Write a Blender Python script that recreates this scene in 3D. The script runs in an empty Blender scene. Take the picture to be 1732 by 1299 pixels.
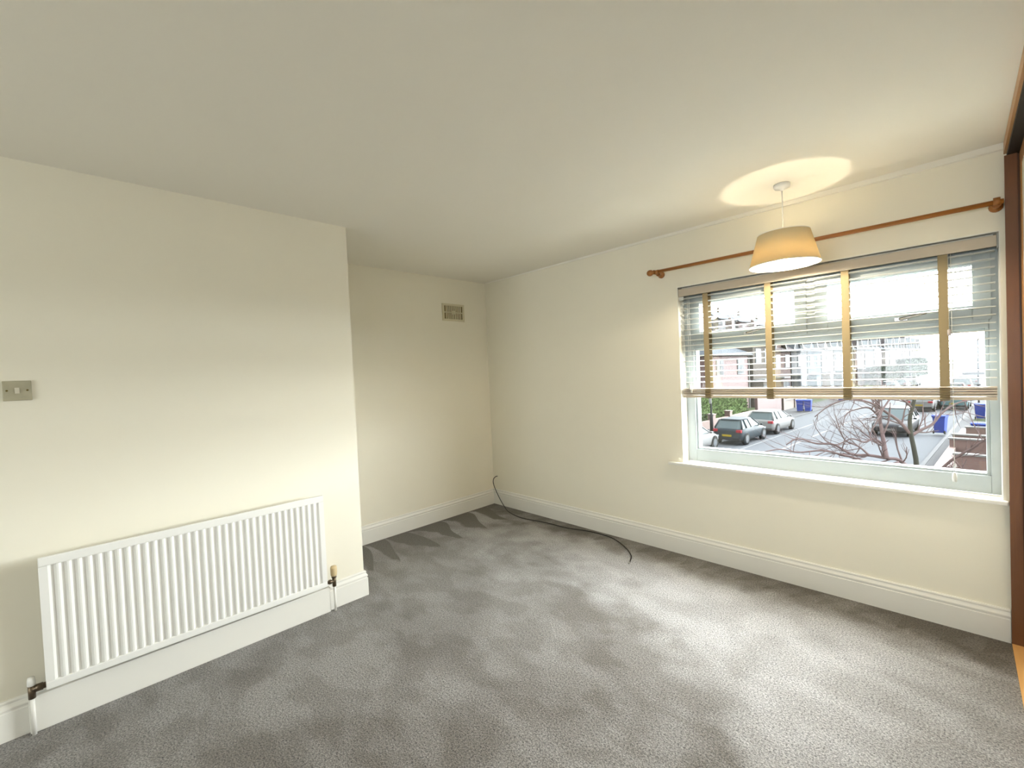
import bpy, bmesh, math, random
from mathutils import Vector, Matrix
random.seed(7)
C = bpy.context.scene.collection
scn = bpy.context.scene
# ------------------------------------------------------------------ camera
CAM = Vector((3.7472, -3.2972, 1.4712)); YAW, PITCH, ROLL, FPX = 0.7972, -0.0241, -0.0437, 739.88
fw = Vector((-math.sin(YAW)*math.cos(PITCH), math.cos(YAW)*math.cos(PITCH), math.sin(PITCH)))
rt = Vector((math.cos(YAW), math.sin(YAW), 0)); up = rt.cross(fw)
r2 = rt*math.cos(ROLL)+up*math.sin(ROLL); u2 = up*math.cos(ROLL)-rt*math.sin(ROLL)
cd = bpy.data.cameras.new('camera'); cam = bpy.data.objects.new('camera', cd); C.objects.link(cam)
cd.sensor_width = 36; cd.lens = FPX/1732*36; cd.clip_start = 0.02; cd.clip_end = 2000
M = Matrix((r2, u2, -fw)).transposed().to_4x4(); M.translation = CAM; cam.matrix_world = M
scn.camera = cam
# ------------------------------------------------------------------ sky, exposure
w = bpy.data.worlds.new('world'); scn.world = w; w.use_nodes = True
SKY = 13.0; SUN_AZ = 34; SUN_EL = 20; XA = 1.0          # XA: overall reflectance scale of outdoor materials
bg = w.node_tree.nodes['Background']; bg.inputs[0].default_value = (0.94, 0.97, 1.0, 1)
# overcast sky, brighter around the veiled low sun to the right of the window view
_n, _l = w.node_tree.nodes, w.node_tree.links
_tc = _n.new('ShaderNodeTexCoord'); _dp = _n.new('ShaderNodeVectorMath'); _dp.operation = 'DOT_PRODUCT'
_az, _el = math.radians(SUN_AZ), math.radians(SUN_EL)
_dp.inputs[1].default_value = (math.sin(_az)*math.cos(_el), math.cos(_az)*math.cos(_el), math.sin(_el))
_mx = _n.new('ShaderNodeMath'); _mx.operation = 'MAXIMUM'; _mx.inputs[1].default_value = 0.0
_pw = _n.new('ShaderNodeMath'); _pw.operation = 'POWER'; _pw.inputs[1].default_value = 3.0
_ma = _n.new('ShaderNodeMath'); _ma.operation = 'MULTIPLY_ADD'; _ma.inputs[1].default_value = SKY*2.2; _ma.inputs[2].default_value = SKY*0.30
_l.new(_tc.outputs['Generated'], _dp.inputs[0]); _l.new(_dp.outputs['Value'], _mx.inputs[0]); _l.new(_mx.outputs[0], _pw.inputs[0]); _l.new(_pw.outputs[0], _ma.inputs[0]); _l.new(_ma.outputs[0], bg.inputs[1])
vs = scn.view_settings; vs.view_transform = 'Standard'; vs.look = 'None'; vs.exposure = 1.33; vs.gamma = 1; vs.use_curve_mapping = False
def portal(name, loc, rot, sx, sy):
    l = bpy.data.lights.new(name, 'AREA'); l.shape = 'RECTANGLE'; l.size = sx; l.size_y = sy; l.cycles.is_portal = True
    o = bpy.data.objects.new(name, l); o.location = loc; o.rotation_euler = rot; C.objects.link(o)
portal('window_portal', (3.07, 0.30, 1.40), (math.radians(-90), 0, 0), 1.75, 1.45)
portal('added_window_portal', (2.7, -7.78, 1.52), (math.radians(90), 0, 0), 2.95, 1.45)  # portal for the added window behind the camera
BULB = 490.0

# ------------------------------------------------------------------ helpers
def mat(name, col, rough=0.6, metal=0.0, noise=0.0, nscale=20.0, bump=0.0, bscale=200.0, col2=None, spec=0.5, coat=0.0, emit=None, estr=0.0, trans=0.0):
    m = bpy.data.materials.new(name); m.use_nodes = True
    if XA < 1: spec = min(spec, 0.015)
    nt = m.node_tree; b = nt.nodes['Principled BSDF']; col = tuple(c*XA for c in col); col2 = tuple(c*XA for c in col2) if col2 else None
    b.inputs['Roughness'].default_value = rough; b.inputs['Metallic'].default_value = metal
    b.inputs['Specular IOR Level'].default_value = spec; b.inputs['Coat Weight'].default_value = coat
    b.inputs['Base Color'].default_value = (*col, 1)
    tc = nt.nodes.new('ShaderNodeTexCoord')
    if noise > 0 or col2:
        n = nt.nodes.new('ShaderNodeTexNoise'); n.inputs['Scale'].default_value = nscale; n.inputs['Detail'].default_value = 4
        nt.links.new(tc.outputs['Object'], n.inputs['Vector'])
        r = nt.nodes.new('ShaderNodeMix'); r.data_type = 'RGBA'
        c2 = col2 if col2 else tuple(max(0, c*(1-noise)) for c in col)
        r.inputs[6].default_value = (*col, 1); r.inputs[7].default_value = (*c2, 1)
        nt.links.new(n.outputs['Fac'], r.inputs[0]); nt.links.new(r.outputs[2], b.inputs['Base Color'])
    if bump > 0:
        n2 = nt.nodes.new('ShaderNodeTexNoise'); n2.inputs['Scale'].default_value = bscale; n2.inputs['Detail'].default_value = 3
        nt.links.new(tc.outputs['Object'], n2.inputs['Vector'])
        bp = nt.nodes.new('ShaderNodeBump'); bp.inputs['Strength'].default_value = bump; bp.inputs['Distance'].default_value = 0.002
        nt.links.new(n2.outputs['Fac'], bp.inputs['Height']); nt.links.new(bp.outputs['Normal'], b.inputs['Normal'])
    if emit:
        b.inputs['Emission Color'].default_value = (*emit, 1); b.inputs['Emission Strength'].default_value = estr
    return m

def wood(name, c1, c2, rough=0.35, axis='Z', scale=6.0, coat=0.15):
    m = bpy.data.materials.new(name); m.use_nodes = True; nt = m.node_tree; b = nt.nodes['Principled BSDF']
    tc = nt.nodes.new('ShaderNodeTexCoord'); mp = nt.nodes.new('ShaderNodeMapping')
    s = {'X': (0.06, 1, 1), 'Y': (1, 0.06, 1), 'Z': (1, 1, 0.06)}[axis]
    mp.inputs['Scale'].default_value = tuple(v*scale*8 for v in s)
    n = nt.nodes.new('ShaderNodeTexNoise'); n.inputs['Scale'].default_value = 1.0; n.inputs['Detail'].default_value = 6; n.inputs['Distortion'].default_value = 0.6
    r = nt.nodes.new('ShaderNodeMix'); r.data_type = 'RGBA'; r.inputs[6].default_value = (*c1, 1); r.inputs[7].default_value = (*c2, 1)
    nt.links.new(tc.outputs['Object'], mp.inputs[0]); nt.links.new(mp.outputs[0], n.inputs['Vector'])
    nt.links.new(n.outputs['Fac'], r.inputs[0]); nt.links.new(r.outputs[2], b.inputs['Base Color'])
    b.inputs['Roughness'].default_value = rough; b.inputs['Coat Weight'].default_value = coat
    return m

def brick(name, c1, c2, mortar, scale=4.4):
    c1, c2, mortar = [tuple(v*XA for v in q) for q in (c1, c2, mortar)]
    m = bpy.data.materials.new(name); m.use_nodes = True; nt = m.node_tree; b = nt.nodes['Principled BSDF']
    tc = nt.nodes.new('ShaderNodeTexCoord'); sp = nt.nodes.new('ShaderNodeSeparateXYZ'); ad = nt.nodes.new('ShaderNodeMath'); cb = nt.nodes.new('ShaderNodeCombineXYZ')
    nt.links.new(tc.outputs['Object'], sp.inputs[0]); nt.links.new(sp.outputs[0], ad.inputs[0]); nt.links.new(sp.outputs[1], ad.inputs[1])
    nt.links.new(ad.outputs[0], cb.inputs[0]); nt.links.new(sp.outputs[2], cb.inputs[1])
    t = nt.nodes.new('ShaderNodeTexBrick'); t.inputs['Scale'].default_value = scale
    t.inputs['Color1'].default_value = (*c1, 1); t.inputs['Color2'].default_value = (*c2, 1); t.inputs['Mortar'].default_value = (*mortar, 1)
    t.inputs['Mortar Size'].default_value = 0.03; t.inputs['Row Height'].default_value = 0.33; t.inputs['Brick Width'].default_value = 1.0
    nt.links.new(cb.outputs[0], t.inputs['Vector']); nt.links.new(t.outputs['Color'], b.inputs['Base Color']); b.inputs['Roughness'].default_value = 0.9
    return m

class MB:
    def __init__(s): s.bm = bmesh.new(); s.k = 0
    def box(s, x0, x1, y0, y1, z0, z1, bev=0, mi=0):
        vs_ = [s.bm.verts.new(p) for p in [(x0,y0,z0),(x1,y0,z0),(x1,y1,z0),(x0,y1,z0),(x0,y0,z1),(x1,y0,z1),(x1,y1,z1),(x0,y1,z1)]]
        fs = [s.bm.faces.new([vs_[i] for i in f]) for f in [(3,2,1,0),(4,5,6,7),(0,1,5,4),(1,2,6,5),(2,3,7,6),(3,0,4,7)]]
        for f in fs: f.material_index = mi
        if bev > 0:
            es = list({e for f in fs for e in f.edges})
            r = bmesh.ops.bevel(s.bm, geom=es, offset=bev, segments=2, affect='EDGES', profile=0.6)
        return s
    def tube(s, pts, r, n=10, cap=True, smooth=True):
        pts = [Vector(p) for p in pts]; rr = r if isinstance(r, (list, tuple)) else [r]*len(pts)
        rings = []; prev = None
        for i, p in enumerate(pts):
            d = (pts[min(i+1, len(pts)-1)]-pts[max(i-1, 0)]).normalized()
            if prev is None:
                a = Vector((0, 0, 1)) if abs(d.z) < 0.9 else Vector((1, 0, 0)); u = d.cross(a).normalized()
            else: u = (prev-d*prev.dot(d)).normalized()
            prev = u; v = d.cross(u)
            rings.append([s.bm.verts.new(p+(u*math.cos(2*math.pi*k/n)+v*math.sin(2*math.pi*k/n))*rr[i]) for k in range(n)])
        for a, b in zip(rings, rings[1:]):
            for k in range(n):
                f = s.bm.faces.new([a[k], a[(k+1) % n], b[(k+1) % n], b[k]]); f.smooth = smooth
        if cap:
            s.bm.faces.new(rings[0][::-1]); s.bm.faces.new(rings[-1])
        return s
    def lathe(s, prof, c=(0, 0, 0), axis='Z', n=24, closed=False):
        rings = []
        for (r, h) in prof:
            ring = []
            for k in range(n):
                a = 2*math.pi*k/n; x, y = r*math.cos(a), r*math.sin(a)
                p = {'Z': (x, y, h), 'X': (h, x, y), 'Y': (x, h, y)}[axis]
                ring.append(s.bm.verts.new((p[0]+c[0], p[1]+c[1], p[2]+c[2])))
            rings.append(ring)
        pr = list(zip(rings, rings[1:]))
        if closed: pr.append((rings[-1], rings[0]))
        for a, b in pr:
            for k in range(n):
                f = s.bm.faces.new([a[k], a[(k+1) % n], b[(k+1) % n], b[k]]); f.smooth = True
        if not closed:
            for rg in (rings[0], rings[-1]):
                try: s.bm.faces.new(rg)
                except Exception: pass
        return s
    def poly(s, pts, mi=0):
        f = s.bm.faces.new([s.bm.verts.new(p) for p in pts]); f.material_index = mi; return s
    def prism(s, prof, a0, a1, axis='X', mi=0):
        # prof: closed 2D outline; extruded along axis. X: (y,z)  Y: (x,z)  Z: (x,y)
        def P(q, a): return {'X': (a, q[0], q[1]), 'Y': (q[0], a, q[1]), 'Z': (q[0], q[1], a)}[axis]
        A = [s.bm.verts.new(P(q, a0)) for q in prof]; B = [s.bm.verts.new(P(q, a1)) for q in prof]; n = len(prof)
        fs = [s.bm.faces.new([A[i], A[(i+1) % n], B[(i+1) % n], B[i]]) for i in range(n)]
        fs += [s.bm.faces.new(A[::-1]), s.bm.faces.new(B)]
        for f in fs: f.material_index = mi
        return s
    def build(s, name, m, parent=None, bevel=0, tr=None):
        bmesh.ops.recalc_face_normals(s.bm, faces=s.bm.faces)
        if tr is not None: s.bm.transform(tr)
        off = Vector((0, 0, 0)); p = parent
        while p is not None: off += p.location; p = p.parent
        if off.length > 0: bmesh.ops.translate(s.bm, verts=s.bm.verts, vec=-off)
        me = bpy.data.meshes.new(name); s.bm.to_mesh(me); s.bm.free()
        for mm in (m if isinstance(m, (list, tuple)) else [m]): me.materials.append(mm)
        o = bpy.data.objects.new(name, me); C.objects.link(o)
        if parent is not None: o.parent = parent
        if bevel > 0:
            b = o.modifiers.new('bevel', 'BEVEL'); b.width = bevel; b.segments = 2; b.limit_method = 'ANGLE'
        return o

def tag(o, label=None, cat=None, group=None, kind=None):
    if label: o['label'] = label
    if cat: o['category'] = cat
    if group: o['group'] = group
    if kind: o['kind'] = kind
    return o
def thing(name, label, cat, loc=(0, 0, 0), group=None):
    o = bpy.data.objects.new(name, None); o.empty_display_size = 0.1; o.location = loc; C.objects.link(o)
    return tag(o, label, cat, group)
def kids(o): return [c for c in bpy.data.objects if c.parent == o]
def copy_tree(o, parent=None):
    ch = kids(o); c = o.copy(); C.objects.link(c)
    if parent is not None: c.parent = parent
    for k in ch: copy_tree(k, c)
    return c
def struct(o): o['kind'] = 'structure'; return o

# ------------------------------------------------------------------ room materials
M_wall = mat('cream_wall_paint', (0.87, 0.825, 0.695), 0.75, noise=0.03, nscale=3, bump=0.05, bscale=160)
M_ceil = mat('white_ceiling_paint', (0.87, 0.835, 0.745), 0.85, noise=0.02, nscale=2, bump=0.05, bscale=180)
M_gloss = mat('white_gloss_woodwork', (0.83, 0.81, 0.75), 0.35, noise=0.02, nscale=8)
M_upvc = mat('white_upvc', (0.425, 0.47, 0.48), 0.3, noise=0.01, nscale=8)
M_rad = mat('white_radiator_enamel', (0.86, 0.85, 0.81), 0.3, noise=0.01, nscale=8)
M_slat = mat('white_blind_slat', (0.62, 0.62, 0.58), 0.4, noise=0.01, nscale=8)
M_stack = mat('cream_and_shaded_blind', (0.52, 0.45, 0.36), 0.45, noise=0.03, nscale=10)  # cream valance, and stacked white slats with shade put into the colour
M_tape = mat('beige_ladder_tape', (0.31, 0.245, 0.14), 0.9, noise=0.12, nscale=150)
M_pole = wood('varnished_orange_pine', (0.42, 0.16, 0.03), (0.26, 0.09, 0.015), 0.3, 'X')
M_wdark = wood('dark_brown_wardrobe_wood', (0.20, 0.075, 0.02), (0.12, 0.04, 0.010), 0.42, 'Z')
M_wlight = wood('light_pine_fascia', (0.50, 0.27, 0.11), (0.40, 0.20, 0.07), 0.45, 'Y')
M_wdoor = wood('orange_wardrobe_door_wood', (0.45, 0.22, 0.07), (0.34, 0.15, 0.04), 0.35, 'Z')
M_thr = wood('golden_varnished_threshold', (0.85, 0.50, 0.19), (0.75, 0.40, 0.13), 0.25, 'Y', coat=0.4)
M_track = mat('black_wardrobe_track', (0.012, 0.008, 0.004), 0.6)
M_black = mat('black_rubber_cable', (0.012, 0.010, 0.009), 0.5)
M_chrome = mat('brushed_metal', (0.55, 0.55, 0.55), 0.25, 1.0)
M_brass = mat('tarnished_brass', (0.16, 0.12, 0.08), 0.4, 0.8)
M_vent = mat('yellowed_vent_plastic', (0.66, 0.60, 0.42), 0.5)
M_ventd = mat('dark_vent_slot', (0.17, 0.12, 0.03), 0.9)
M_switch = mat('grubby_switch_plate', (0.52, 0.48, 0.34), 0.5, noise=0.35, nscale=22)
M_rocker = mat('pale_switch_rocker', (0.66, 0.62, 0.50), 0.4)
M_plugw = mat('white_plug_plastic', (0.85, 0.84, 0.80), 0.35)
M_trv = mat('yellowed_valve_head', (0.66, 0.52, 0.30), 0.45)

def glass_mat(name, tint=(0.97, 0.99, 0.985), fac=0.05):
    m = bpy.data.materials.new(name); m.use_nodes = True; nt = m.node_tree
    for n in list(nt.nodes): nt.nodes.remove(n)
    o = nt.nodes.new('ShaderNodeOutputMaterial'); mx = nt.nodes.new('ShaderNodeMixShader'); t = nt.nodes.new('ShaderNodeBsdfTransparent'); g = nt.nodes.new('ShaderNodeBsdfGlossy')
    t.inputs[0].default_value = (*tint, 1); g.inputs['Roughness'].default_value = 0.02; mx.inputs[0].default_value = fac
    nt.links.new(t.outputs[0], mx.inputs[1]); nt.links.new(g.outputs[0], mx.inputs[2]); nt.links.new(mx.outputs[0], o.inputs[0]); return m
M_glass = glass_mat('clear_window_glass')

def carpet_mat():
    m = bpy.data.materials.new('grey_brown_cut_pile_carpet'); m.use_nodes = True; nt = m.node_tree; b = nt.nodes['Principled BSDF']; L = nt.links.new
    tc = nt.nodes.new('ShaderNodeTexCoord')
    def noise(scale, det, dist=0.0, sc=(1, 1, 1), rot=0, loc=(0, 0, 0)):
        mp = nt.nodes.new('ShaderNodeMapping'); mp.inputs['Scale'].default_value = sc; mp.inputs['Rotation'].default_value = (0, 0, rot); mp.inputs['Location'].default_value = loc
        L(tc.outputs['Object'], mp.inputs[0]); n = nt.nodes.new('ShaderNodeTexNoise'); n.inputs['Scale'].default_value = scale; n.inputs['Detail'].default_value = det; n.inputs['Distortion'].default_value = dist
        L(mp.outputs[0], n.inputs['Vector']); return n.outputs['Fac']
    def mth(op, a, b_=None, c=None, clamp=False):
        n = nt.nodes.new('ShaderNodeMath'); n.operation = op; n.use_clamp = clamp
        for i, v in enumerate((a, b_, c)):
            if v is None: continue
            if isinstance(v, (int, float)): n.inputs[i].default_value = v
            else: L(v, n.inputs[i])
        return n.outputs[0]
    def ramp(f, lo, hi): 
        r = nt.nodes.new('ShaderNodeMapRange'); r.interpolation_type = 'SMOOTHSTEP'; r.inputs['From Min'].default_value = lo; r.inputs['From Max'].default_value = hi; L(f, r.inputs['Value']); return r.outputs[0]
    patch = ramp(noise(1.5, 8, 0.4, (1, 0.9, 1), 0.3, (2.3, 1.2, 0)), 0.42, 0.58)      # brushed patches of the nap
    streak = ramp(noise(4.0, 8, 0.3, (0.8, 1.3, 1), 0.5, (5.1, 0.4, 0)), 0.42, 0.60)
    fine = noise(210, 2); mid = noise(120, 3)
    # vacuum-cleaner wedges in the nap along the two walls
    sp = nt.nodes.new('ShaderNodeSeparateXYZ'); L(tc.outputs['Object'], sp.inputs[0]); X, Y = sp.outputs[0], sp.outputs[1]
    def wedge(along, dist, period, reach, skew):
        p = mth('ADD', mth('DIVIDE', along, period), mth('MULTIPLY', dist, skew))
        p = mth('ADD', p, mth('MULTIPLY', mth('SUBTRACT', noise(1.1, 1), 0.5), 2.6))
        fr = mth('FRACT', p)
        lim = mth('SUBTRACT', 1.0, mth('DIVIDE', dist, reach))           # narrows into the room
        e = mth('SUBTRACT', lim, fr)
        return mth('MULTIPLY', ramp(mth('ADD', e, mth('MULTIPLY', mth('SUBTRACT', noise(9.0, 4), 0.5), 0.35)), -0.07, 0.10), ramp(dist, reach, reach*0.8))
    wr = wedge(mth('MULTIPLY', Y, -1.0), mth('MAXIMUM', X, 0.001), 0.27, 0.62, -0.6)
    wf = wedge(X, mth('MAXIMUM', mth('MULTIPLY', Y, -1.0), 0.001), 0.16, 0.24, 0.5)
    # painted window light: carpet lighter towards the window, with a noisy nap boundary
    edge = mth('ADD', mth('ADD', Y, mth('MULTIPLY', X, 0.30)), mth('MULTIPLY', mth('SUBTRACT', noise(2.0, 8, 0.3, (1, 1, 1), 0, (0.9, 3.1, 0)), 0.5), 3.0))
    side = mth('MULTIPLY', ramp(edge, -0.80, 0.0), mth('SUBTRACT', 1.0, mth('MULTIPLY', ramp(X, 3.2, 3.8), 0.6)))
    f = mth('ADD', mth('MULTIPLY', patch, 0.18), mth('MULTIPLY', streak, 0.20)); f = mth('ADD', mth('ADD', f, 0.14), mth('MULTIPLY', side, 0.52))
    f = mth('SUBTRACT', f, mth('MULTIPLY', mth('MAXIMUM', mth('MAXIMUM', wr, wf), mth('MULTIPLY', ramp(mth('ADD', Y, mth('MULTIPLY', mth('SUBTRACT', noise(5.0, 4), 0.5), 0.5)), -0.42, -0.14), 0.85)), 0.75), clamp=True)  # last ramp paints the shade below the window wall as a dark band
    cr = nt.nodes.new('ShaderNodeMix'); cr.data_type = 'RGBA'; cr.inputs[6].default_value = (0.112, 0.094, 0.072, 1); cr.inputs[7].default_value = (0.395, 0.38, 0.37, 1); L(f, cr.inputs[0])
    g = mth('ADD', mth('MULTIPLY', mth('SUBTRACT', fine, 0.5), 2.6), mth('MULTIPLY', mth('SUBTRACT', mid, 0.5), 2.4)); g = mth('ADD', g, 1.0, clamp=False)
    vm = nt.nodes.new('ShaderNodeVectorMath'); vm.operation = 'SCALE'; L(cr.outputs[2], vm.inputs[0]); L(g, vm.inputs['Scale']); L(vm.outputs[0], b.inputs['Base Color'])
    b.inputs['Roughness'].default_value = 0.95; b.inputs['Specular IOR Level'].default_value = 0.15
    b.inputs['Sheen Weight'].default_value = 0.25; b.inputs['Sheen Roughness'].default_value = 0.5; b.inputs['Sheen Tint'].default_value = (0.8, 0.85, 0.9, 1)
    bp = nt.nodes.new('ShaderNodeBump'); bp.inputs['Strength'].default_value = 0.8; bp.inputs['Distance'].default_value = 0.004
    L(mth('ADD', fine, mth('MULTIPLY', mid, 0.8)), bp.inputs['Height']); L(bp.outputs[0], b.inputs['Normal'])
    return m
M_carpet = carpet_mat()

# ------------------------------------------------------------------ room shell
H = 2.5; D = 0.877; EB = -1.991; WX = 3.913; YB = -7.5; TH = 0.30
RL, RR, RZ0, RZ1 = 2.235, 3.897, 0.70, 2.078           # window opening
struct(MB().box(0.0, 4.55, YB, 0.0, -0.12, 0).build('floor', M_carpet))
struct(MB().box(-0.2, 4.75, YB-0.3, TH, H, H+0.15).build('ceiling', M_ceil))
struct(MB().box(-0.2, 0.0, EB, 0.0, -0.12, H).build('wall_recess', M_wall))
struct(MB().box(-0.2, D, YB-0.3, EB, -0.12, H).build('wall_left', M_wall))
wf = MB()
wf.box(-0.2, RL, 0, TH, -3.2, H); wf.box(RR, 4.75, 0, TH, -3.2, H); wf.box(RL, RR, 0, TH, -3.2, RZ0); wf.box(RL, RR, 0, TH, RZ1, H)
struct(wf.build('wall_front', M_wall))
struct(MB().box(4.55, 4.75, YB-0.3, 0, -0.12, H).build('wall_right', M_wall))
wb = MB(); bx0, bx1, bz0, bz1 = 1.25, 4.15, 0.85, 2.25
wb.box(D, bx0, YB-0.3, YB, -0.12, H); wb.box(bx1, 4.55, YB-0.3, YB, -0.12, H); wb.box(bx0, bx1, YB-0.3, YB, -0.12, bz0); wb.box(bx0, bx1, YB-0.3, YB, bz1, H)
struct(wb.build('wall_back', M_wall))
# added, unseen window behind the camera, put in to light the room
w2 = MB(); yb0, yb1 = YB-0.22, YB-0.15
for a in [(bx0, bx0+.06, bz0, bz1), (bx1-.06, bx1, bz0, bz1), (bx0, bx1, bz0, bz0+.07), (bx0, bx1, bz1-.07, bz1), (2.67, 2.73, bz0, bz1)]:
    w2.box(a[0], a[1], yb0, yb1, a[2], a[3])
w2o = struct(w2.build('added_fill_window', M_upvc))
MB().box(bx0+.05, bx1-.05, YB-0.19, YB-0.185, bz0+.05, bz1-.05).build('pane', M_glass, w2o)
# white reveal lining
lin = MB(); q = 0.004
lin.box(RL, RL+q, 0.0, 0.10, RZ0+.022, RZ1); lin.box(RR-q, RR, 0.0, 0.10, RZ0+.022, RZ1); lin.box(RL+q, RR-q, 0.0, 0.10, RZ1-q, RZ1)
struct(lin.build('trim_1', M_gloss))
# small bead along the ceiling above the window
tb = MB()
pr0 = [(0, H), (0, H-0.006), (-0.006, H-0.006), (-0.008, H)]; pr1 = [(0, H), (0, H-0.034), (-0.012, H-0.030), (-0.016, H)]
A = [tb.bm.verts.new((0.02, y, z)) for y, z in pr0]; B = [tb.bm.verts.new((WX, y, z)) for y, z in pr1]
for i in range(4): tb.bm.faces.new([A[i], A[(i+1) % 4], B[(i+1) % 4], B[i]])
tb.bm.faces.new(A); tb.bm.faces.new(B)
struct(tb.build('trim_2', M_ceil))
# skirting: torus profile (t = distance from wall, z)
SK = [(0, 0), (.020, 0), (.020, .118), (.0165, .121), (.0165, .127), (.0195, .131), (.0195, .137), (.014, .146), (.011, .153), (.0125, .158), (.0125, .163), (.008, .168), (0, .168)]
def skirting(name, path):
    # path of (x,y) wall-line points, interior on the right-hand side when walking; mitred
    bm = bmesh.new(); n = len(path); rings = []
    for i, p in enumerate(path):
        p = Vector(p); nrm = []
        if i > 0: d = (p-Vector(path[i-1])).normalized(); nrm.append(Vector((d.y, -d.x)))
        if i < n-1: d = (Vector(path[i+1])-p).normalized(); nrm.append(Vector((d.y, -d.x)))
        o = nrm[0] if len(nrm) == 1 else (nrm[0]+nrm[1])/(1+nrm[0].dot(nrm[1]))
        rings.append([bm.verts.new((p.x+o.x*t, p.y+o.y*t, z)) for t, z in SK])
    m = len(SK)
    for a, b in zip(rings, rings[1:]):
        for k in range(m-1): bm.faces.new([a[k], a[k+1], b[k+1], b[k]])
    bm.faces.new(rings[0]); bm.faces.new(rings[-1][::-1])
    mb = MB(); mb.bm.free(); mb.bm = bm
    return struct(mb.build(name, M_gloss))
skirting('baseboard_recess', [(0, EB), (0, -0.0205)])
skirting('baseboard_front', [(0, 0), (WX-.001, 0)])
skirting('baseboard_left', [(D, YB+.01), (D, EB), (0.021, EB)])
# boxed-in pipe cover in front of the skirting under the radiator
pc = MB(); pc.box(D+.0202, D+.040, -3.535, -2.236, 0.0, 0.158)
struct(pc.build('trim_3', M_gloss, bevel=0.003))

# ------------------------------------------------------------------ window
Y0, Y1 = 0.10, 0.17; F0 = RZ0+0.022
win = MB()
XL, XR = RL, RR
win.box(XL, 2.305, Y0, Y1, F0, RZ1, 0.003); win.box(3.858, XR, Y0, Y1, F0, RZ1, 0.003)
win.box(2.305, 3.858, Y0, Y1, F0, 0.818, 0.003); win.box(2.305, 3.858, Y0, Y1, 2.0, RZ1, 0.003)
win.box(2.305, 3.858, Y0, Y1, 1.600, 1.655, 0.003); win.box(3.045, 3.110, Y0, Y1, 1.655, 2.0, 0.003)
wo = struct(win.build('window_1', M_upvc))
bd = MB()
for a in [(2.305, 2.320, .818, 1.600), (3.843, 3.858, .818, 1.600)]: bd.box(a[0], a[1], Y0+.012, Y1, a[2], a[3], .003)
bd.box(2.320, 3.843, Y0+.012, Y1, .818, .830, .003); bd.box(2.320, 3.843, Y0+.012, Y1, 1.588, 1.600, .003)
bd.build('glazing_bead', M_upvc, wo)
MB().box(2.318, 3.845, .138, .142, .828, 1.590).build('pane', M_glass, wo)
for i, (a, b) in enumerate([(2.309, 3.041), (3.114, 3.854)]):
    z0, z1 = 1.6555, 1.9995; s = MB(); a -= .0035; b += .0035
    for ya, yb, e in ((Y0-.013, Y0-.0008, .010), (Y0-.0006, Y1-.01, 0.0)):
        s.box(a-e, a+.058, ya, yb, z0-e, z1+e, .003); s.box(b-.058, b+e, ya, yb, z0-e, z1+e, .003)
        s.box(a+.0582, b-.0582, ya, yb, z0-e, z0+.070, .003); s.box(a+.0582, b-.0582, ya, yb, z1-.058, z1+e, .003)
    so = s.build('opening_sash', M_upvc, wo)
    MB().box(a+.053, b-.053, .138, .142, z0+.066, z1-.053).build('pane', M_glass, so)
    hx = 2.705 if i == 0 else 3.515; hz = z0+.030
    h = MB(); h.box(hx-.03, hx+.03, Y0-.022, Y0-.0132, hz-.012, hz+.012, .003)
    h.tube([(hx, Y0-.02, hz), (hx, Y0-.045, hz), (hx+.02, Y0-.052, hz+.004), (hx+.11, Y0-.052, hz+.020)], [.009, .009, .0085, .006], 8)
    h.build('handle', M_chrome, so)
sb = MB(); sb.box(RL+.0005, RR-.0005, 0.0, 0.10, RZ0, RZ0+.022); sb.box(2.128, WX-.002, -0.032, 0.0, RZ0, RZ0+.022, .006)
struct(sb.build('window_sill', M_gloss))

# ------------------------------------------------------------------ blind
BX0, BX1 = 2.250, 3.881
bl = thing('venetian_blind', 'white slatted venetian blind with beige fabric tapes, half raised in the window', 'blind', (3.065, .045, 1.228))
v = MB(); v.box(RL+.006, 3.886, .006, .016, 2.004, 2.0605, .002); v.box(RL+.006, RL+.016, .016, .07, 2.004, 2.0605, .001); v.build('valance', M_stack, bl)['label'] = 'cream valance board'
MB().box(2.26, 3.875, .025, .075, 2.028, 2.070).build('headrail', M_slat, bl)
zs = [1.340+.0405*i for i in range(17)]
def slat(z, m, name='slat', th=.003):
    mb = MB(); mb.prism([(.021, z-.001), (.034, z+.0015), (.046, z+.0022), (.058, z+.0015), (.071, z-.001), (.071, z-.001+th), (.058, z+.0015+th), (.046, z+.0022+th), (.034, z+.0015+th), (.021, z-.001+th)], BX0, BX1, 'X')
    return mb.build(name, m, bl)
for z in zs: slat(z, M_slat)
for i in range(4):
    o = slat(1.2475+.0132*i, M_stack, 'slat', .0082); o['label'] = 'stacked slat at bottom of blind, shade painted into its colour'
MB().box(BX0, BX1, .019, .073, 1.226, 1.242, .003).build('bottom_rail', M_stack, bl)
for x in (2.437, 2.850, 3.269, 3.691):
    t = MB(); t.box(x-.019, x+.019, .0175, .0188, 1.298, 2.01); t.box(x-.019, x+.019, .0735, .0745, 1.24, 2.03)
    # bunched loops of tape in front of the stacked slats
    pts = []
    for i in range(6):
        z = 1.296-.0115*i; pts += [(.0185, z), (.008, z-.004), (.0185, z-.009)]
    prof = [(y, z) for y, z in pts]+[(y+.0015, z) for y, z in reversed(pts)]
    n0 = len(pts)
    for k in range(n0-1):
        a, b = pts[k], pts[k+1]
        t.prism([a, b, (b[0]+.0014, b[1]), (a[0]+.0014, a[1])], x-.020, x+.020, 'X')
    t.box(x-.020, x+.020, .010, .075, 1.2225, 1.2255)
    t.build('ladder_tape', M_tape, bl)
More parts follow.
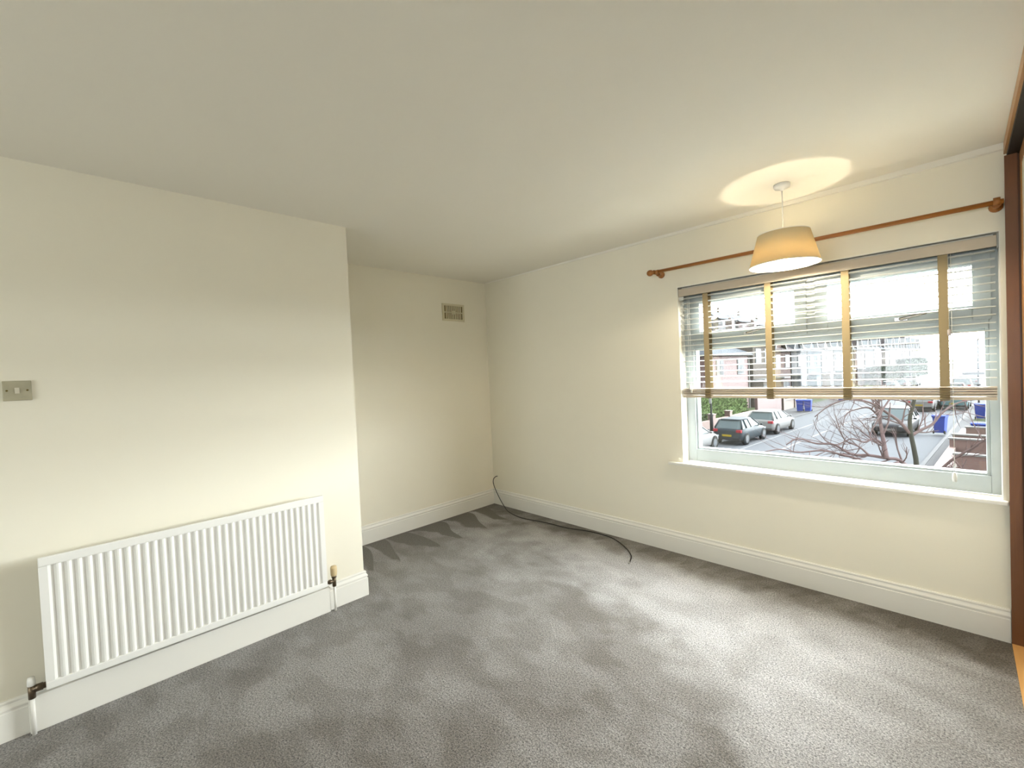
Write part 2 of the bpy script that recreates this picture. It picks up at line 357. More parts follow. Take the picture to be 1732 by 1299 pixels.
# lift cords, tilt cords
cd1 = MB(); cd1.tube([(3.712, .012, 2.01), (3.712, .012, 1.60)], .0013, 6); cd1.tube([(3.722, .013, 2.01), (3.722, .010, 1.2), (3.722, .004, .83)], .0013, 6)
cd1.build('pull_cord', M_slat, bl)
ts = MB(); ts.lathe([(.003, 0), (.0075, -.004), (.0080, -.022), (.0065, -.034), (.002, -.036)], (3.712, .012, 1.605), n=12); ts.build('cord_tassel', mat('grey_tassel', (.42, .38, .38), .5), bl)
ts = MB(); ts.lathe([(.003, 0), (.008, -.004), (.010, -.03), (.0085, -.05), (.003, -.052)], (3.722, .004, .84), n=12); ts.build('cord_tassel', M_slat, bl)
tc_ = MB(); tc_.tube([(2.305, .012, 2.0), (2.303, .013, 1.33)], .0012, 6); tc_.tube([(2.318, .012, 2.0), (2.318, .013, 1.32)], .0012, 6); tc_.build('tilt_cord', M_slat, bl)
ts = MB(); ts.lathe([(.002, .045), (.005, .04), (.0065, .01), (.006, 0)], (2.303, .011, 1.29), n=12); ts.lathe([(.002, .045), (.005, .04), (.0065, .01), (.006, 0)], (2.318, .011, 1.265), n=12); ts.build('cord_tassel', M_slat, bl)
MB().box(RL+.004, RL+.04, .0175, .022, 1.975, 2.003, .002).build('bracket', M_slat, bl); MB().box(3.8865, 3.8925, .02, .075, 2.0, 2.072, .002).build('bracket', M_slat, bl)

# ------------------------------------------------------------------ curtain pole
cp = thing('curtain_pole', 'thin varnished wooden curtain pole with ball finial, mounted above the window', 'curtain pole', (2.98, -.075, 2.205))
MB().tube([(2.075, -.075, 2.212), (3.908, -.075, 2.202)], .0125, 16).build('pole', M_pole, cp)
MB().lathe([(.004, -.034), (.014, -.032), (.022, -.022), (.0245, -.010), (.022, .004), (.015, .012), (.014, .018), (.017, .020), (.017, .028), (.0135, .03)], (2.066, -.075, 2.212), 'X', 20).build('finial', M_pole, cp)
for x in (2.115, 3.885):
    b = MB(); b.lathe([(.026, -.0005), (.026, -.012), (.020, -.016), (.013, -.022), (.012, -.055), (.017, -.060)], (x, 0, 2.195), 'Y', 16)
    b.lathe([(.0185, -.012), (.0185, .012)], (x, -.075, 2.207), 'X', 16); b.build('bracket', M_pole, cp)

# ------------------------------------------------------------------ pendant lamp
PX, PY = 3.040, -0.346
pl = thing('pendant_lamp', 'lit ceiling pendant with tapered cream fabric shade in front of the window', 'lamp', (PX, PY, 2.5))
MB().lathe([(.0, 2.4995), (.042, 2.4995), (.042, 2.487), (.038, 2.478), (.012, 2.472), (.008, 2.462), (.0, 2.462)], (PX, PY, 0), n=28).build('ceiling_rose', M_plugw, pl)
MB().tube([(PX, PY, 2.464), (PX, PY, 2.150)], .0032, 8).build('cord', M_plugw, pl)
def shade_mat():
    m = bpy.data.materials.new('cream_fabric_shade'); m.use_nodes = True; nt = m.node_tree
    for n in list(nt.nodes): nt.nodes.remove(n)
    o = nt.nodes.new('ShaderNodeOutputMaterial'); mx = nt.nodes.new('ShaderNodeMixShader'); d = nt.nodes.new('ShaderNodeBsdfDiffuse'); t = nt.nodes.new('ShaderNodeBsdfTranslucent')
    tc = nt.nodes.new('ShaderNodeTexCoord'); n = nt.nodes.new('ShaderNodeTexNoise'); n.inputs['Scale'].default_value = 26; n.inputs['Detail'].default_value = 6; n.inputs['Distortion'].default_value = 1.2
    nt.links.new(tc.outputs['Object'], n.inputs['Vector'])
    r = nt.nodes.new('ShaderNodeMix'); r.data_type = 'RGBA'; r.inputs[6].default_value = (.80, .62, .30, 1); r.inputs[7].default_value = (.66, .50, .23, 1); nt.links.new(n.outputs['Fac'], r.inputs[0])
    nt.links.new(r.outputs[2], t.inputs[0]); d.inputs[0].default_value = (.62, .56, .40, 1); mx.inputs[0].default_value = .19
    nt.links.new(d.outputs[0], mx.inputs[1]); nt.links.new(t.outputs[0], mx.inputs[2]); nt.links.new(mx.outputs[0], o.inputs[0]); return m
M_shade = shade_mat()
ZT, ZB, RT, RB = 2.218, 2.032, .132, .180
sh = MB(); sh.lathe([(RB, ZB), (RT, ZT), (RT-.0015, ZT), (RB-.0015, ZB)], (PX, PY, 0), n=64, closed=True); sho = sh.build('lamp_shade', M_shade, pl)
rim = MB(); rim.lathe([(RB+.001, ZB), (RB+.001, ZB+.004), (RB-.003, ZB+.004), (RB-.003, ZB)], (PX, PY, 0), n=64, closed=True)
rim.lathe([(RT+.001, ZT-.004), (RT+.001, ZT), (RT-.003, ZT), (RT-.003, ZT-.004)], (PX, PY, 0), n=64, closed=True)
for k in range(3):
    a = k*2*math.pi/3; rim.tube([(PX+.02*math.cos(a), PY+.02*math.sin(a), ZT-.03), (PX+(RT-.002)*math.cos(a), PY+(RT-.002)*math.sin(a), ZT-.004)], .0015, 6)
rim.build('shade_ring', M_plugw, sho)
MB().lathe([(.0, 2.155), (.016, 2.155), (.020, 2.14), (.020, 2.11), (.022, 2.10), (.0265, 2.088), (.0296, 2.074), (.0, 2.074)], (PX, PY, 0), n=20).build('lamp_holder', M_plugw, pl)
M_bulb = mat('glowing_bulb', (1, .95, .85), .4, emit=(1.0, .87, .66), estr=BULB)
MB().lathe([(.0, 2.040), (.010, 2.041), (.020, 2.046), (.027, 2.055), (.0300, 2.064), (.0300, 2.071), (.0275, 2.0755), (0, 2.0755)], (PX, PY, 0), n=24).build('bulb', M_bulb, pl)

# ------------------------------------------------------------------ radiator
RY0, RY1, RX, Rz0, Rz1 = -3.477, -2.268, .967, .188, .765
ra = thing('radiator', 'long white ribbed panel radiator on the chimney breast wall', 'radiator', (D, -2.87, Rz0))
NF = 35; pitch = (RY1-RY0-.05)/NF
p = MB(); prof = []
p.prism([(RX-.016, RY0), (RX, RY0), (RX, RY0+.022)]+
        [q for k in range(NF) for q in [(RX, RY0+.025+pitch*(k+.08)), (RX-.004, RY0+.025+pitch*(k+.20)), (RX-.009, RY0+.025+pitch*(k+.34)), (RX-.009, RY0+.025+pitch*(k+.60)), (RX-.004, RY0+.025+pitch*(k+.76)), (RX, RY0+.025+pitch*(k+.90))]]
        +[(RX, RY1), (RX-.016, RY1)], Rz0+.034, Rz1-.040, 'Z')
p.box(RX-.016, RX+.0005, RY0, RY1, Rz0, Rz0+.034, .004); p.box(RX-.016, RX+.0005, RY0, RY1, Rz1-.040, Rz1, .004)
p.build('front_panel', M_rad, ra)
c = MB(); c.box(RX-.050, RX-.016, RY0+.03, RY1-.03, Rz0+.03, Rz1-.03); c.build('convector', M_rad, ra)
for yb in (RY0+.2, RY1-.2): MB().box(D+.0005, RX-.050, yb-.02, yb+.02, Rz0+.06, Rz1-.06).build('bracket', M_rad, ra)
# right thermostatic valve with pipe
vr = thing('radiator_valve', 'yellowed thermostatic valve on a white pipe, right end of the radiator', 'valve', (D+.055, -2.225, 0))
vy, vx = -2.213, D+.052
MB().tube([(vx, vy, .0), (vx, vy, .165)], .0075, 12).build('pipe', M_gloss, vr)
b = MB(); b.tube([(vx, vy, .160), (vx, vy, .225)], [.012, .012], 12); b.tube([(vx, vy, .195), (vx, RY1+.001, .195)], .010, 12); b.lathe([(.014, -.008), (.014, .008)], (vx, vy-.026, .195), 'Y', 6); b.lathe([(.0155, 0), (.0155, .016)], (vx, vy, .215), n=6); b.build('valve_body', M_brass, vr)
MB().lathe([(.013, .226), (.019, .230), (.0205, .248), (.0205, .278), (.0175, .288), (0, .290)], (vx, vy, 0), n=24).build('valve_head', M_trv, vr)
# left lockshield
vl = thing('radiator_valve', 'dark metal lockshield valve with white cap, left end of the radiator', 'valve', (D+.052, -3.52, 0))
ly = -3.522
MB().tube([(vx, ly, .0), (vx, ly, .165)], .0075, 12).build('pipe', M_gloss, vl)
b = MB(); b.tube([(vx, ly, .160), (vx, ly, .215)], .012, 12); b.tube([(vx, ly, .198), (vx, RY0-.001, .198)], .0125, 12); b.lathe([(.0155, -.012), (.0155, .012)], (vx, ly+.022, .198), 'Y', 6); b.build('valve_body', M_brass, vl)
MB().lathe([(.011, .215), (.0135, .218), (.0135, .235), (.011, .250), (0, .252)], (vx, ly, 0), n=20).build('valve_cap', M_plugw, vl)

# ------------------------------------------------------------------ wall fittings
sw = thing('light_switch', 'grubby yellowed single light switch on the left wall above the radiator', 'light switch', (D, -3.506, 1.490))
MB().box(D+.0003, D+.009, -3.549, -3.463, 1.447, 1.533, .003).build('face_plate', M_switch, sw)
MB().prism([(D+.009, 1.478), (D+.011, 1.478), (D+.0145, 1.503), (D+.009, 1.503)], -3.513, -3.499, 'Y').build('rocker', M_rocker, sw)
for y in (-3.536, -3.476):
    s_ = MB(); s_.lathe([(.0, .0089), (.0038, .0089), (.0038, .0097), (0, .0099)], (D, y, 1.491), 'X', 12); s_.build('screw', M_ventd, sw)
av = thing('air_vent', 'small cream slotted air vent high on the recess wall', 'air vent', (0, -.463, 2.05))
ay0, ay1, az0, az1 = -.607, -.321, 2.051, 2.233
f = MB(); f.box(.0003, .010, ay0, ay1, az0, az0+.022, .002); f.box(.0003, .010, ay0, ay1, az1-.022, az1, .002); f.box(.0003, .010, ay0, ay0+.026, az0+.022, az1-.022, .002); f.box(.0003, .010, ay1-.026, ay1, az0+.022, az1-.022, .002)
zc = (az0+az1)/2; f.box(.0003, .010, ay0+.026, ay1-.026, zc-.005, zc+.005)
nb = 10; gy0, gy1 = ay0+.026, ay1-.026; st = (gy1-gy0)/nb
for k in range(1, nb): f.box(.0003, .010, gy0+st*k-st*.24, gy0+st*k+st*.24, az0+.022, az1-.022)
f.build('grille', M_vent, av)
MB().lathe([(.022, .001), (.022, .012), (.017, .014), (0, .015)], (0, (gy0+gy1)/2, zc), 'X', 20).build('adjuster', M_vent, av)
MB().box(.0002, .0012, gy0-.002, gy1+.002, az0+.02, az1-.02).build('backing', M_ventd, av)
# aerial cable
cb = thing('aerial_cable', 'loose black cable from the wall corner, trailing along the carpet edge', 'cable', (.9, -.12, 0))
cp_ = [(.077, -.004, .318), (.062, -.022, .312), (.045, -.040, .285), (.055, -.052, .235), (.105, -.058, .160), (.180, -.070, .080), (.290, -.105, .022), (.400, -.150, .006), (.629, -.195, .005), (.908, -.150, .005), (1.166, -.133, .005), (1.381, -.075, .005), (1.610, -.082, .005), (1.814, -.191, .005), (1.930, -.300, .005), (1.975, -.390, .006), (1.985, -.420, .007)]
def smooth(pts, n=6):
    P = [Vector(q) for q in pts]; P = [P[0]*2-P[1]]+P+[P[-1]*2-P[-2]]; out = []
    for i in range(1, len(P)-2):
        for k in range(n):
            t = k/n; a, b_, c_, d_ = P[i-1:i+3]
            out.append(0.5*((2*b_)+(-a+c_)*t+(2*a-5*b_+4*c_-d_)*t*t+(-a+3*b_-3*c_+d_)*t**3))
    out.append(P[-2]); return out
MB().tube(smooth(cp_), .0042, 8).build('cable', M_black, cb)
MB().tube([(1.985, -.418, .007), (1.990, -.438, .007)], .0065, 10).build('plug', M_chrome, cb)

# ------------------------------------------------------------------ fitted wardrobe along the right wall
wd = thing('wardrobe', 'tall fitted brown wood wardrobe along the right side of the room', 'wardrobe', (4.2, -2.4, 0))
MB().box(WX, 3.955, -.045, -.034, .0, 2.425).build('jamb', M_wdark, wd)
MB().box(WX, WX+.010, -5.0, -.002, 2.445, 2.498).build('fascia', M_wlight, wd)
MB().box(WX+.010, 4.05, -5.0, -.002, 2.427, 2.498).build('track', M_track, wd)
MB().box(WX, 4.05, -5.0, -.036, 0.0005, .012).build('threshold', M_thr, wd)
MB().box(WX+.001, 4.54, -.030, -.022, .0, 2.425).build('side_panel', M_wdark, wd)
for k in range(4):
    y1 = -.046-k*1.22; y0 = y1-1.22; xo = 3.962+(.03 if k % 2 else 0)
    d = MB(); d.box(xo+.004, xo+.020, y0+.05, y1-.05, .06, 2.37); dp = d.build('door', M_gloss, wd)  # unseen panels made white to bounce light into the room
    e = MB(); e.box(xo, xo+.024, y0, y0+.05, .016, 2.424); e.box(xo, xo+.024, y1-.05, y1, .016, 2.424); e.box(xo, xo+.024, y0+.05, y1-.05, .016, .07); e.box(xo, xo+.024, y0+.05, y1-.05, 2.36, 2.424); e.build('door_frame', M_wdoor, dp)

# ================================================================== OUTSIDE
GZ = -3.2; XA = 0.24
ES = Vector((0.06218, 0.99806, 0)); ET = Vector((ES.y, -ES.x, 0)); ANG = -math.atan2(ES.x, ES.y)
def S(s, t, h=0.0):
    p = CAM+ES*s+ET*t; return Vector((p.x, p.y, GZ+h))
TR = Matrix.Translation(Vector((CAM.x, CAM.y, GZ))) @ Matrix.Rotation(ANG, 4, 'Z')     # local x = t, y = s, z = h
def place(o, s, t, h=0, rot=0.0): o.location = S(s, t, h); o.rotation_euler = (0, 0, ANG+rot); return o

X_asph = mat('wet_grey_asphalt', (.135, .142, .155), .9, spec=.1, noise=.12, nscale=1.5)
X_pave = mat('grey_paving', (.12, .12, .125), .9, spec=.1, noise=.2, nscale=2.0)
X_kerb = mat('pale_kerb_stone', (.15, .15, .155), .8, noise=.1, nscale=3)
X_paint = mat('road_paint', (.26, .26, .26), .7)
X_soil = mat('brown_garden_soil', (.10, .065, .048), .95, noise=.5, nscale=5)
X_grass = mat('rough_grass', (.085, .11, .055), .95, noise=.4, nscale=6)
X_cop = mat('white_coping', (.27, .27, .26), .8)
X_slate = mat('blue_grey_slate', (.10, .115, .135), .8, noise=.25, nscale=3)
X_slate2 = mat('brown_grey_slate', (.11, .095, .10), .8, noise=.25, nscale=3)
X_brick = brick('red_brick', (.120, .036, .034), (.10, .028, .028), (.10, .075, .07))
X_obrick = brick('orange_brick', (.125, .070, .045), (.11, .058, .038), (.10, .08, .07))
X_gbrick = brick('garden_brick', (.22, .105, .08), (.18, .085, .065), (.18, .14, .12))
X_cream = mat('cream_render', (.125, .108, .096), .9, noise=.06, nscale=2)
X_white = mat('white_render', (.135, .135, .142), .9, noise=.05, nscale=2)
X_pink = mat('pinkish_render', (.12, .088, .088), .9, noise=.06, nscale=2)
X_blue = mat('pale_blue_render', (.085, .11, .14), .9, noise=.05, nscale=2)
X_wfr = mat('white_frames', (.21, .22, .225), .5)
X_glass = mat('dark_house_glass', (.07, .08, .09), .25, spec=.15)
X_door = mat('dark_front_door', (.05, .06, .08), .4)
X_hedge = mat('green_hedge_leaves', (.065, .12, .045), .9, spec=.05, noise=.7, nscale=2.5, col2=(.125, .17, .05))
X_bush = mat('dark_green_bush', (.05, .075, .05), .9, spec=.05, noise=.5, nscale=4)
X_bark = mat('grey_brown_bark', (.22, .155, .155), .9, noise=.3, nscale=25)
X_trunk = mat('greenish_bark', (.085, .085, .07), .9, noise=.3, nscale=18)
X_far = mat('pale_bare_twigs', (.085, .09, .11), .9, noise=.3, nscale=2)
X_pole = mat('black_painted_steel', (.03, .03, .035), .6, spec=.05)
X_gpole = mat('grey_lamp_post', (.12, .12, .14), .7, spec=.05)
X_bin = mat('blue_bin_plastic', (.045, .085, .42), .6, spec=.08, noise=.1, nscale=4)
X_tyre = mat('tyre_rubber', (.03, .03, .03), .9, spec=.05)
X_rim = mat('silver_wheel', (.13, .14, .15), .6, spec=.1)
X_lamp = mat('red_tail_light', (.36, .02, .035), .5, spec=.1)
X_head = mat('clear_head_light', (.24, .26, .27), .1)
X_plate = mat('yellow_number_plate', (.42, .30, .02), .6, spec=.1)
X_plate2 = mat('white_number_plate', (.27, .27, .26), .5)
X_trimb = mat('black_car_trim', (.03, .03, .034), .6, spec=.05)
def paint(n, c): return mat(n, c, .45, spec=.06)
X_cblack = paint('dark_blue_black_paint', (.030, .042, .052)); X_cwhite = paint('white_car_paint', (.25, .25, .25)); X_cgrey = paint('dark_grey_paint', (.035, .036, .045)); X_ccyan = paint('pale_turquoise_paint', (.14, .24, .26)); X_cred = paint('dark_red_paint', (.10, .02, .02)); X_csil = paint('silver_paint', (.15, .16, .17))
X_cglass = mat('car_glass', (.10, .13, .14), .2, spec=.08)

def ground(name, m, x0, x1, y0, y1, z0, z1):
    return struct(MB().box(x0, x1, y0, y1, z0, z1).build(name, m, tr=TR))
ground('ground', X_grass, -260, 200, -6+3.9, 600, -.30, -.16)
ground('road', X_asph, -12.1, -2.75, 6, 420, -.16, 0)
ground('pavement_left', X_pave, -14.45, -12.25, 6, 420, -.16, .10)
ground('kerb_left', X_kerb, -12.25, -12.1, 6, 420, -.16, .115)
ground('pavement_right', X_pave, -2.60, -2.05, 6, 420, -.16, .10)
ground('kerb_right', X_kerb, -2.75, -2.60, 6, 420, -.16, .115)
ground('garden_right', X_soil, -2.05, 6, 4.2, 31.3, -.16, .12)
ground('garden_right_far', X_grass, -2.05, 6, 31.3, 46, -.16, .12)
ground('forecourt_right', X_pave, -2.05, 6, 46, 420, -.16, .11)
ground('garden_left', X_grass, -40, -14.45, 6, 420, -.16, .06)
ds = MB()
for k in range(18):
    s0 = 20.0+k*5.6; ds.box(-8.36, -8.24, s0, s0+3.4, 0.0005, .004)
struct(ds.build('road_marking', X_paint, tr=TR))
struct(MB().box(-9.98, -9.90, 8, 60, .0005, .004).build('parking_line', X_paint, tr=TR))

# ---- wheelie bins
def make_bin():
    o = thing('wheelie_bin', '', 'bin'); b = MB()
    lo_, hi = .20, .27; A = [(-.21, -.24), (.21, -.24), (.21, .24), (-.21, .24)]; B = [(-.27, -.30), (.27, -.30), (.27, .32), (-.27, .32)]
    va = [b.bm.verts.new((x, y, .06)) for x, y in A]; vb = [b.bm.verts.new((x, y, .98)) for x, y in B]
    for i in range(4): b.bm.faces.new([va[i], va[(i+1) % 4], vb[(i+1) % 4], vb[i]])
    b.bm.faces.new(va[::-1]); b.bm.faces.new(vb); b.box(-.29, .29, -.32, .34, .95, 1.0)
    b.build('body', X_bin, o, bevel=.015)
    l = MB(); l.prism([(-.34, 1.0), (.36, 1.0), (.36, 1.05), (.2, 1.10), (-.2, 1.09), (-.34, 1.03)], -.295, .295, 'X'); l.tube([(-.22, .40, 1.03), (.22, .40, 1.03)], .018, 8); l.build('lid', X_bin, o, bevel=.01)
    for sx in (-1, 1): MB().lathe([(.1, -.025), (.1, .025)], (sx*.24, .24, .1), 'X', 16).build('wheel', X_tyre, o)
    return o
bin0 = make_bin(); first = True
for s, t, h, rot, lab in [(35.3, -3.02, 0.10, 3.0, 'blue wheelie bin standing at the right kerb beside the dark car'), (45.4, -12.95, .10, .1, 'blue wheelie bin by the brick wall, left one of the touching pair'), (45.5, -12.36, .10, .1, 'blue wheelie bin by the brick wall, right one of the touching pair'), (31.85, -1.28, .12, 3.0, 'blue wheelie bin half hidden behind the white coped garden walls'), (44.0, -1.78, .12, 3.2, 'blue wheelie bin on the grass nearest the pale turquoise car'), (42.9, -1.15, .12, 3.1, 'blue wheelie bin at the far right of the grass by the window edge'), (58.5, -12.75, .10, 0, 'small distant blue wheelie bin on the far left pavement')]:
    o = bin0 if first else copy_tree(bin0); first = False
    o['label'] = lab; o['group'] = 'blue wheelie bins along the street'; place(o, s, t, h, rot)

# ---- cars
def make_car(pm, L=4.1, W=1.72, Ht=1.46, label='', dark=False, name='car'):
    o = thing(name, label, 'car'); hw = W/2; k = L/4.1
    st = [(0, .42, .80, .80), (.05, .30, .92, .90), (.25, .26, .97, .97), (.7, .24, .98, 1.0), (1.6, .22, .96, 1.0), (2.6, .22, .94, 1.0), (3.1, .22, .90, .99), (3.6, .24, .80, .95), (3.95, .28, .70, .86), (4.1, .36, .58, .72)]
    b = MB(); rings = []
    for (y, zb, zt, wf_) in st:
        w_ = hw*wf_; y *= k; zm = (zb+zt)/2
        half = [(0, zt+.02), (w_*.55, zt+.015), (w_*.86, zt-.005), (w_*.96, zt-.07), (w_, zm+.08), (w_*.995, zm-.08), (w_*.96, zb+.05), (w_*.85, zb), (0, zb)]
        ring = [b.bm.verts.new((x, y, z)) for x, z in half]+[b.bm.verts.new((-x, y, z)) for x, z in half[-2:0:-1]]
        rings.append(ring)
    n = len(rings[0])
    for A_, B_ in zip(rings, rings[1:]):
        for i in range(n):
            f_ = b.bm.faces.new([A_[i], A_[(i+1) % n], B_[(i+1) % n], B_[i]]); f_.smooth = True
    b.bm.faces.new(rings[0][::-1]); b.bm.faces.new(rings[-1])
    body = b.build('body', pm, o)
    # glasshouse
    yb0, yb1, yr0, yr1 = .12*k, 3.05*k, .50*k, 2.20*k; wb_, wr_ = hw*.90, hw*.70; zb, zr = .94, Ht-.05
    base = [(-wb_, yb0+.08), (-wb_*.7, yb0), (wb_*.7, yb0), (wb_, yb0+.08), (wb_, yb1-.15), (wb_*.7, yb1), (-wb_*.7, yb1), (-wb_, yb1-.15)]
    top = [(-wr_, yr0+.05), (-wr_*.75, yr0), (wr_*.75, yr0), (wr_, yr0+.05), (wr_, yr1-.08), (wr_*.75, yr1), (-wr_*.75, yr1), (-wr_, yr1-.08)]
    g = MB(); va = [g.bm.verts.new((x, y, zb)) for x, y in base]; vb = [g.bm.verts.new((x, y, zr)) for x, y in top]
    for i in range(8): g.bm.faces.new([va[i], va[(i+1) % 8], vb[(i+1) % 8], vb[i]])
    g.bm.faces.new(va[::-1]); g.bm.faces.new(vb); g.build('windows', X_cglass, o)
    r_ = MB(); vc = [r_.bm.verts.new((x*1.03, yr0-.06 if y == yr0 else y, zr-.01)) for x, y in top]; vd = [r_.bm.verts.new((x*.85, y*1.0+(.06 if y < 1 else -.08), zr+.055)) for x, y in top]
    for i in range(8):
        f_ = r_.bm.faces.new([vc[i], vc[(i+1) % 8], vd[(i+1) % 8], vd[i]]); f_.smooth = True
    r_.bm.faces.new(vc[::-1]); r_.bm.faces.new(vd)
    for i in (0, 3, 4, 7): r_.tube([(base[i][0]*1.005, base[i][1], zb), (top[i][0]*1.01, top[i][1], zr)], .05 if i in (0, 3) else .035, 6)
    for sx in (-1, 1):
        yy = 1.45*k; r_.tube([(sx*wb_*1.003, yy+.1, zb), (sx*wr_*1.01, yy, zr)], .035, 6)
        r_.tube([(sx*wb_*1.003, .85*k, zb), (sx*wr_*1.01, .85*k, zr)], .06, 6)
    r_.build('roof', pm, o)
    for y in (.68*k, 3.28*k):
        for sx in (-1, 1):
            wl = MB(); wl.lathe([(.20, .0), (.33, .0), (.335, .03), (.335, .17), (.33, .20), (.20, .20)], (sx*(hw-.185) if sx > 0 else -(hw+.015), y, .335), 'X', 24)
            x0 = hw-.185 if sx > 0 else -(hw+.015)
            wo_ = wl.build('wheel', X_tyre, o)
            MB().lathe([(.0, -.006), (.09, -.006), (.21, -.004), (.225, -.002), (.225, .206), (.21, .208), (.09, .210), (0, .210)], (x0-.004, y, .335), 'X', 20).build('hubcap', X_rim, wo_)
            ar = MB(); ar.lathe([(.34, -.006), (.385, -.006), (.385, .004), (.34, .004)], (sx*(hw*.995), y, .345), 'X', 24, closed=True); ar.build('wheel_arch', X_trimb if not dark else pm, o)
    for sx in (-1, 1):
        t_ = MB(); t_.box(min(sx*hw*.60, sx*hw*.93), max(sx*hw*.60, sx*hw*.93), -.012, .15, .74, .90, .03); t_.build('tail_light', X_lamp, o)
        h_ = MB(); h_.box(min(sx*hw*.48, sx*hw*.84), max(sx*hw*.48, sx*hw*.84), L-.22, L-.02, .56, .68, .03); h_.build('head_light', X_head, o)
        m_ = MB(); m_.box(min(sx*(hw+.02), sx*(hw+.16)), max(sx*(hw+.02), sx*(hw+.16)), 2.62*k, 2.72*k, .93, 1.05, .03); m_.tube([(sx*hw*.85, 2.67*k, .95), (sx*(hw+.05), 2.67*k, .97)], .02, 6); m_.build('mirror', pm, o)
    MB().box(-.26, .26, -.030, .01, .50, .61).build('number_plate', X_plate, o)
    MB().box(-.26, .26, L-.02, L+.03, .40, .50).build('number_plate', X_plate2, o)
    MB().box(-hw*.86, hw*.86, -.02, .12, .30, .42, .02).build('bumper', X_trimb, o)
    gr = MB(); gr.box(-hw*.42, hw*.42, L-.10, L+.012, .30, .40, .01); gr.build('grille', X_trimb, o)
    return o
cars = [
 (X_cwhite, 4.2, 1.74, 1.46, 20.9, -11.95, 0, 'white car nose just showing at the lower left of the window'),
 (X_cblack, 3.95, 1.70, 1.45, 25.7, -11.05, 0, 'black hatchback parked behind a white hatchback on the left'),
 (X_cwhite, 4.4, 1.78, 1.46, 30.6, -11.10, 0, 'white hatchback parked in front of the black hatchback'),
 (X_cgrey, 4.4, 1.75, 1.52, 33.1, -4.98, math.pi, 'dark grey car facing the house behind the bare tree branches'),
 (X_cwhite, 4.3, 1.78, 1.60, 49.2, -5.45, 0, 'white car seen from behind, parked beyond the dark grey car'),
 (X_ccyan, 4.0, 1.72, 1.50, 51.5, -3.6, 0, 'pale turquoise car parked beyond the blue bin at right'),
 (X_cwhite, 4.2, 1.75, 1.48, 74, -11.2, 0, 'far white car on the left kerb, nearer the window than the silver one'),
 (X_csil, 4.2, 1.75, 1.48, 82, -11.2, 0, 'far silver car parked on the left, between two white cars'),
 (X_cwhite, 4.2, 1.75, 1.48, 91, -11.1, 0, 'far white car on the left kerb beyond the silver car'),
 (X_cred, 4.2, 1.75, 1.48, 67, -4.6, 0, 'dark red car parked far along the right side of the road'),
 (X_cwhite, 4.2, 1.75, 1.9, 76, -4.6, 0, 'tall white car parked beyond the dark red car'),
 (X_csil, 4.2, 1.75, 1.48, 88, -4.5, 0, 'distant silver car on the right side of the road'),
]
for pm, L_, W_, Ht, s, t, rot, lab in cars:
    c_ = make_car(pm, L_, W_, Ht, lab, pm is X_cblack)
    place(c_, s if rot == 0 else s+L_, t, 0, rot)
    if rot: place(c_, s+L_, t, 0, rot)

# ---- lamp posts and signs
o = thing('street_lamp', 'black lamp post with a thick base by the left hedge', 'street lamp')
MB().lathe([(.11, 0), (.11, 1.1), (.075, 1.15), (.06, 1.2), (.045, 5.6), (0, 5.62)], n=16).build('post', X_pole, o); MB().box(-.07, .07, -.13, -.06, 1.9, 2.3).build('notice', X_plate2, o)
b = MB(); b.box(-.12, .12, -.5, .1, 5.6, 5.75, .04); b.build('lamp_head', X_pole, o); place(o, 30.0, -13.9, .10)
o = thing('street_lamp', 'tall grey lamp post far down the street', 'street lamp')
MB().lathe([(.16, 0), (.14, 1.4), (.10, 1.5), (.09, 9.0), (0, 9.02)], n=12).build('post', X_gpole, o); MB().box(-.22, .22, -.2, 1.0, 8.95, 9.15).build('lamp_head', X_gpole, o); place(o, 104, -12.6, .1)
o = thing('street_sign', 'thin grey post carrying a long flat board at the right end', 'sign')
MB().tube([(0, 0, 0), (0, 0, 5.8)], .06, 10).build('post', X_gpole, o); MB().box(-.95, .35, -.12, -.06, 2.75, 2.95).build('board', X_gpole, o); place(o, 54, -2.25, .1)

# ---- hedges, walls
def leafy(name, m, x0, x1, y0, y1, z0, z1, n, label, cat, size=.09, s=None):
    mb = MB(); rnd = random.Random(11+int(y0*7))
    nx, ny, nz = max(2, int((x1-x0)/.5)), max(2, int((y1-y0)/.5)), max(2, int((z1-z0)/.4))
    mb.box(x0+.1, x1-.1, y0+.1, y1-.1, z0, z1-.12)
    for _ in range(n):
        f_ = rnd.random(); x = rnd.uniform(x0, x1); y = rnd.uniform(y0, y1); z = rnd.uniform(z0, z1)
        if f_ < .35: z = z1-rnd.random()*.18
        elif f_ < .75: x = x1-rnd.random()*.16
        elif f_ < .9: y = y0+rnd.random()*.15
        u = Vector((rnd.uniform(-1, 1), rnd.uniform(-1, 1), rnd.uniform(-1, 1))).normalized()*size*rnd.uniform(.6, 1.4); v_ = u.orthogonal().normalized()*size*.7
        p_ = Vector((x, y, z)); mb.poly([p_-u, p_+v_, p_+u, p_-v_])
    ob = mb.build(name, m, tr=Matrix.Translation(Vector((-x1, -y0, 0)))); tag(ob, label, cat); place(ob, y0, x1, 0); return ob
leafy('hedge', X_hedge, -16.3, -15.0, 30.2, 39.2, .06, 2.35, 5000, 'tall light green hedge behind the low brick wall on the left', 'hedge')
def gwall(s0, s1, t, h, piers, label, m=X_gbrick, cop=None):
    o = thing('garden_wall', label, 'wall'); b = MB(); b.box(-.11, .11, 0, s1-s0, 0, h); b.build('wall', m, o)
    for p_ in piers: MB().box(-.2, .2, p_-.2, p_+.2, 0, h+.35).build('pier', m, o)
    for p_ in piers: MB().box(-.24, .24, p_-.24, p_+.24, h+.35, h+.43).build('pier_cap', X_cop if cop else m, o)
    if cop: MB().box(-.17, .17, 0, s1-s0, h, h+.07).build('coping', X_cop, o)
    place(o, s0, t, .06)
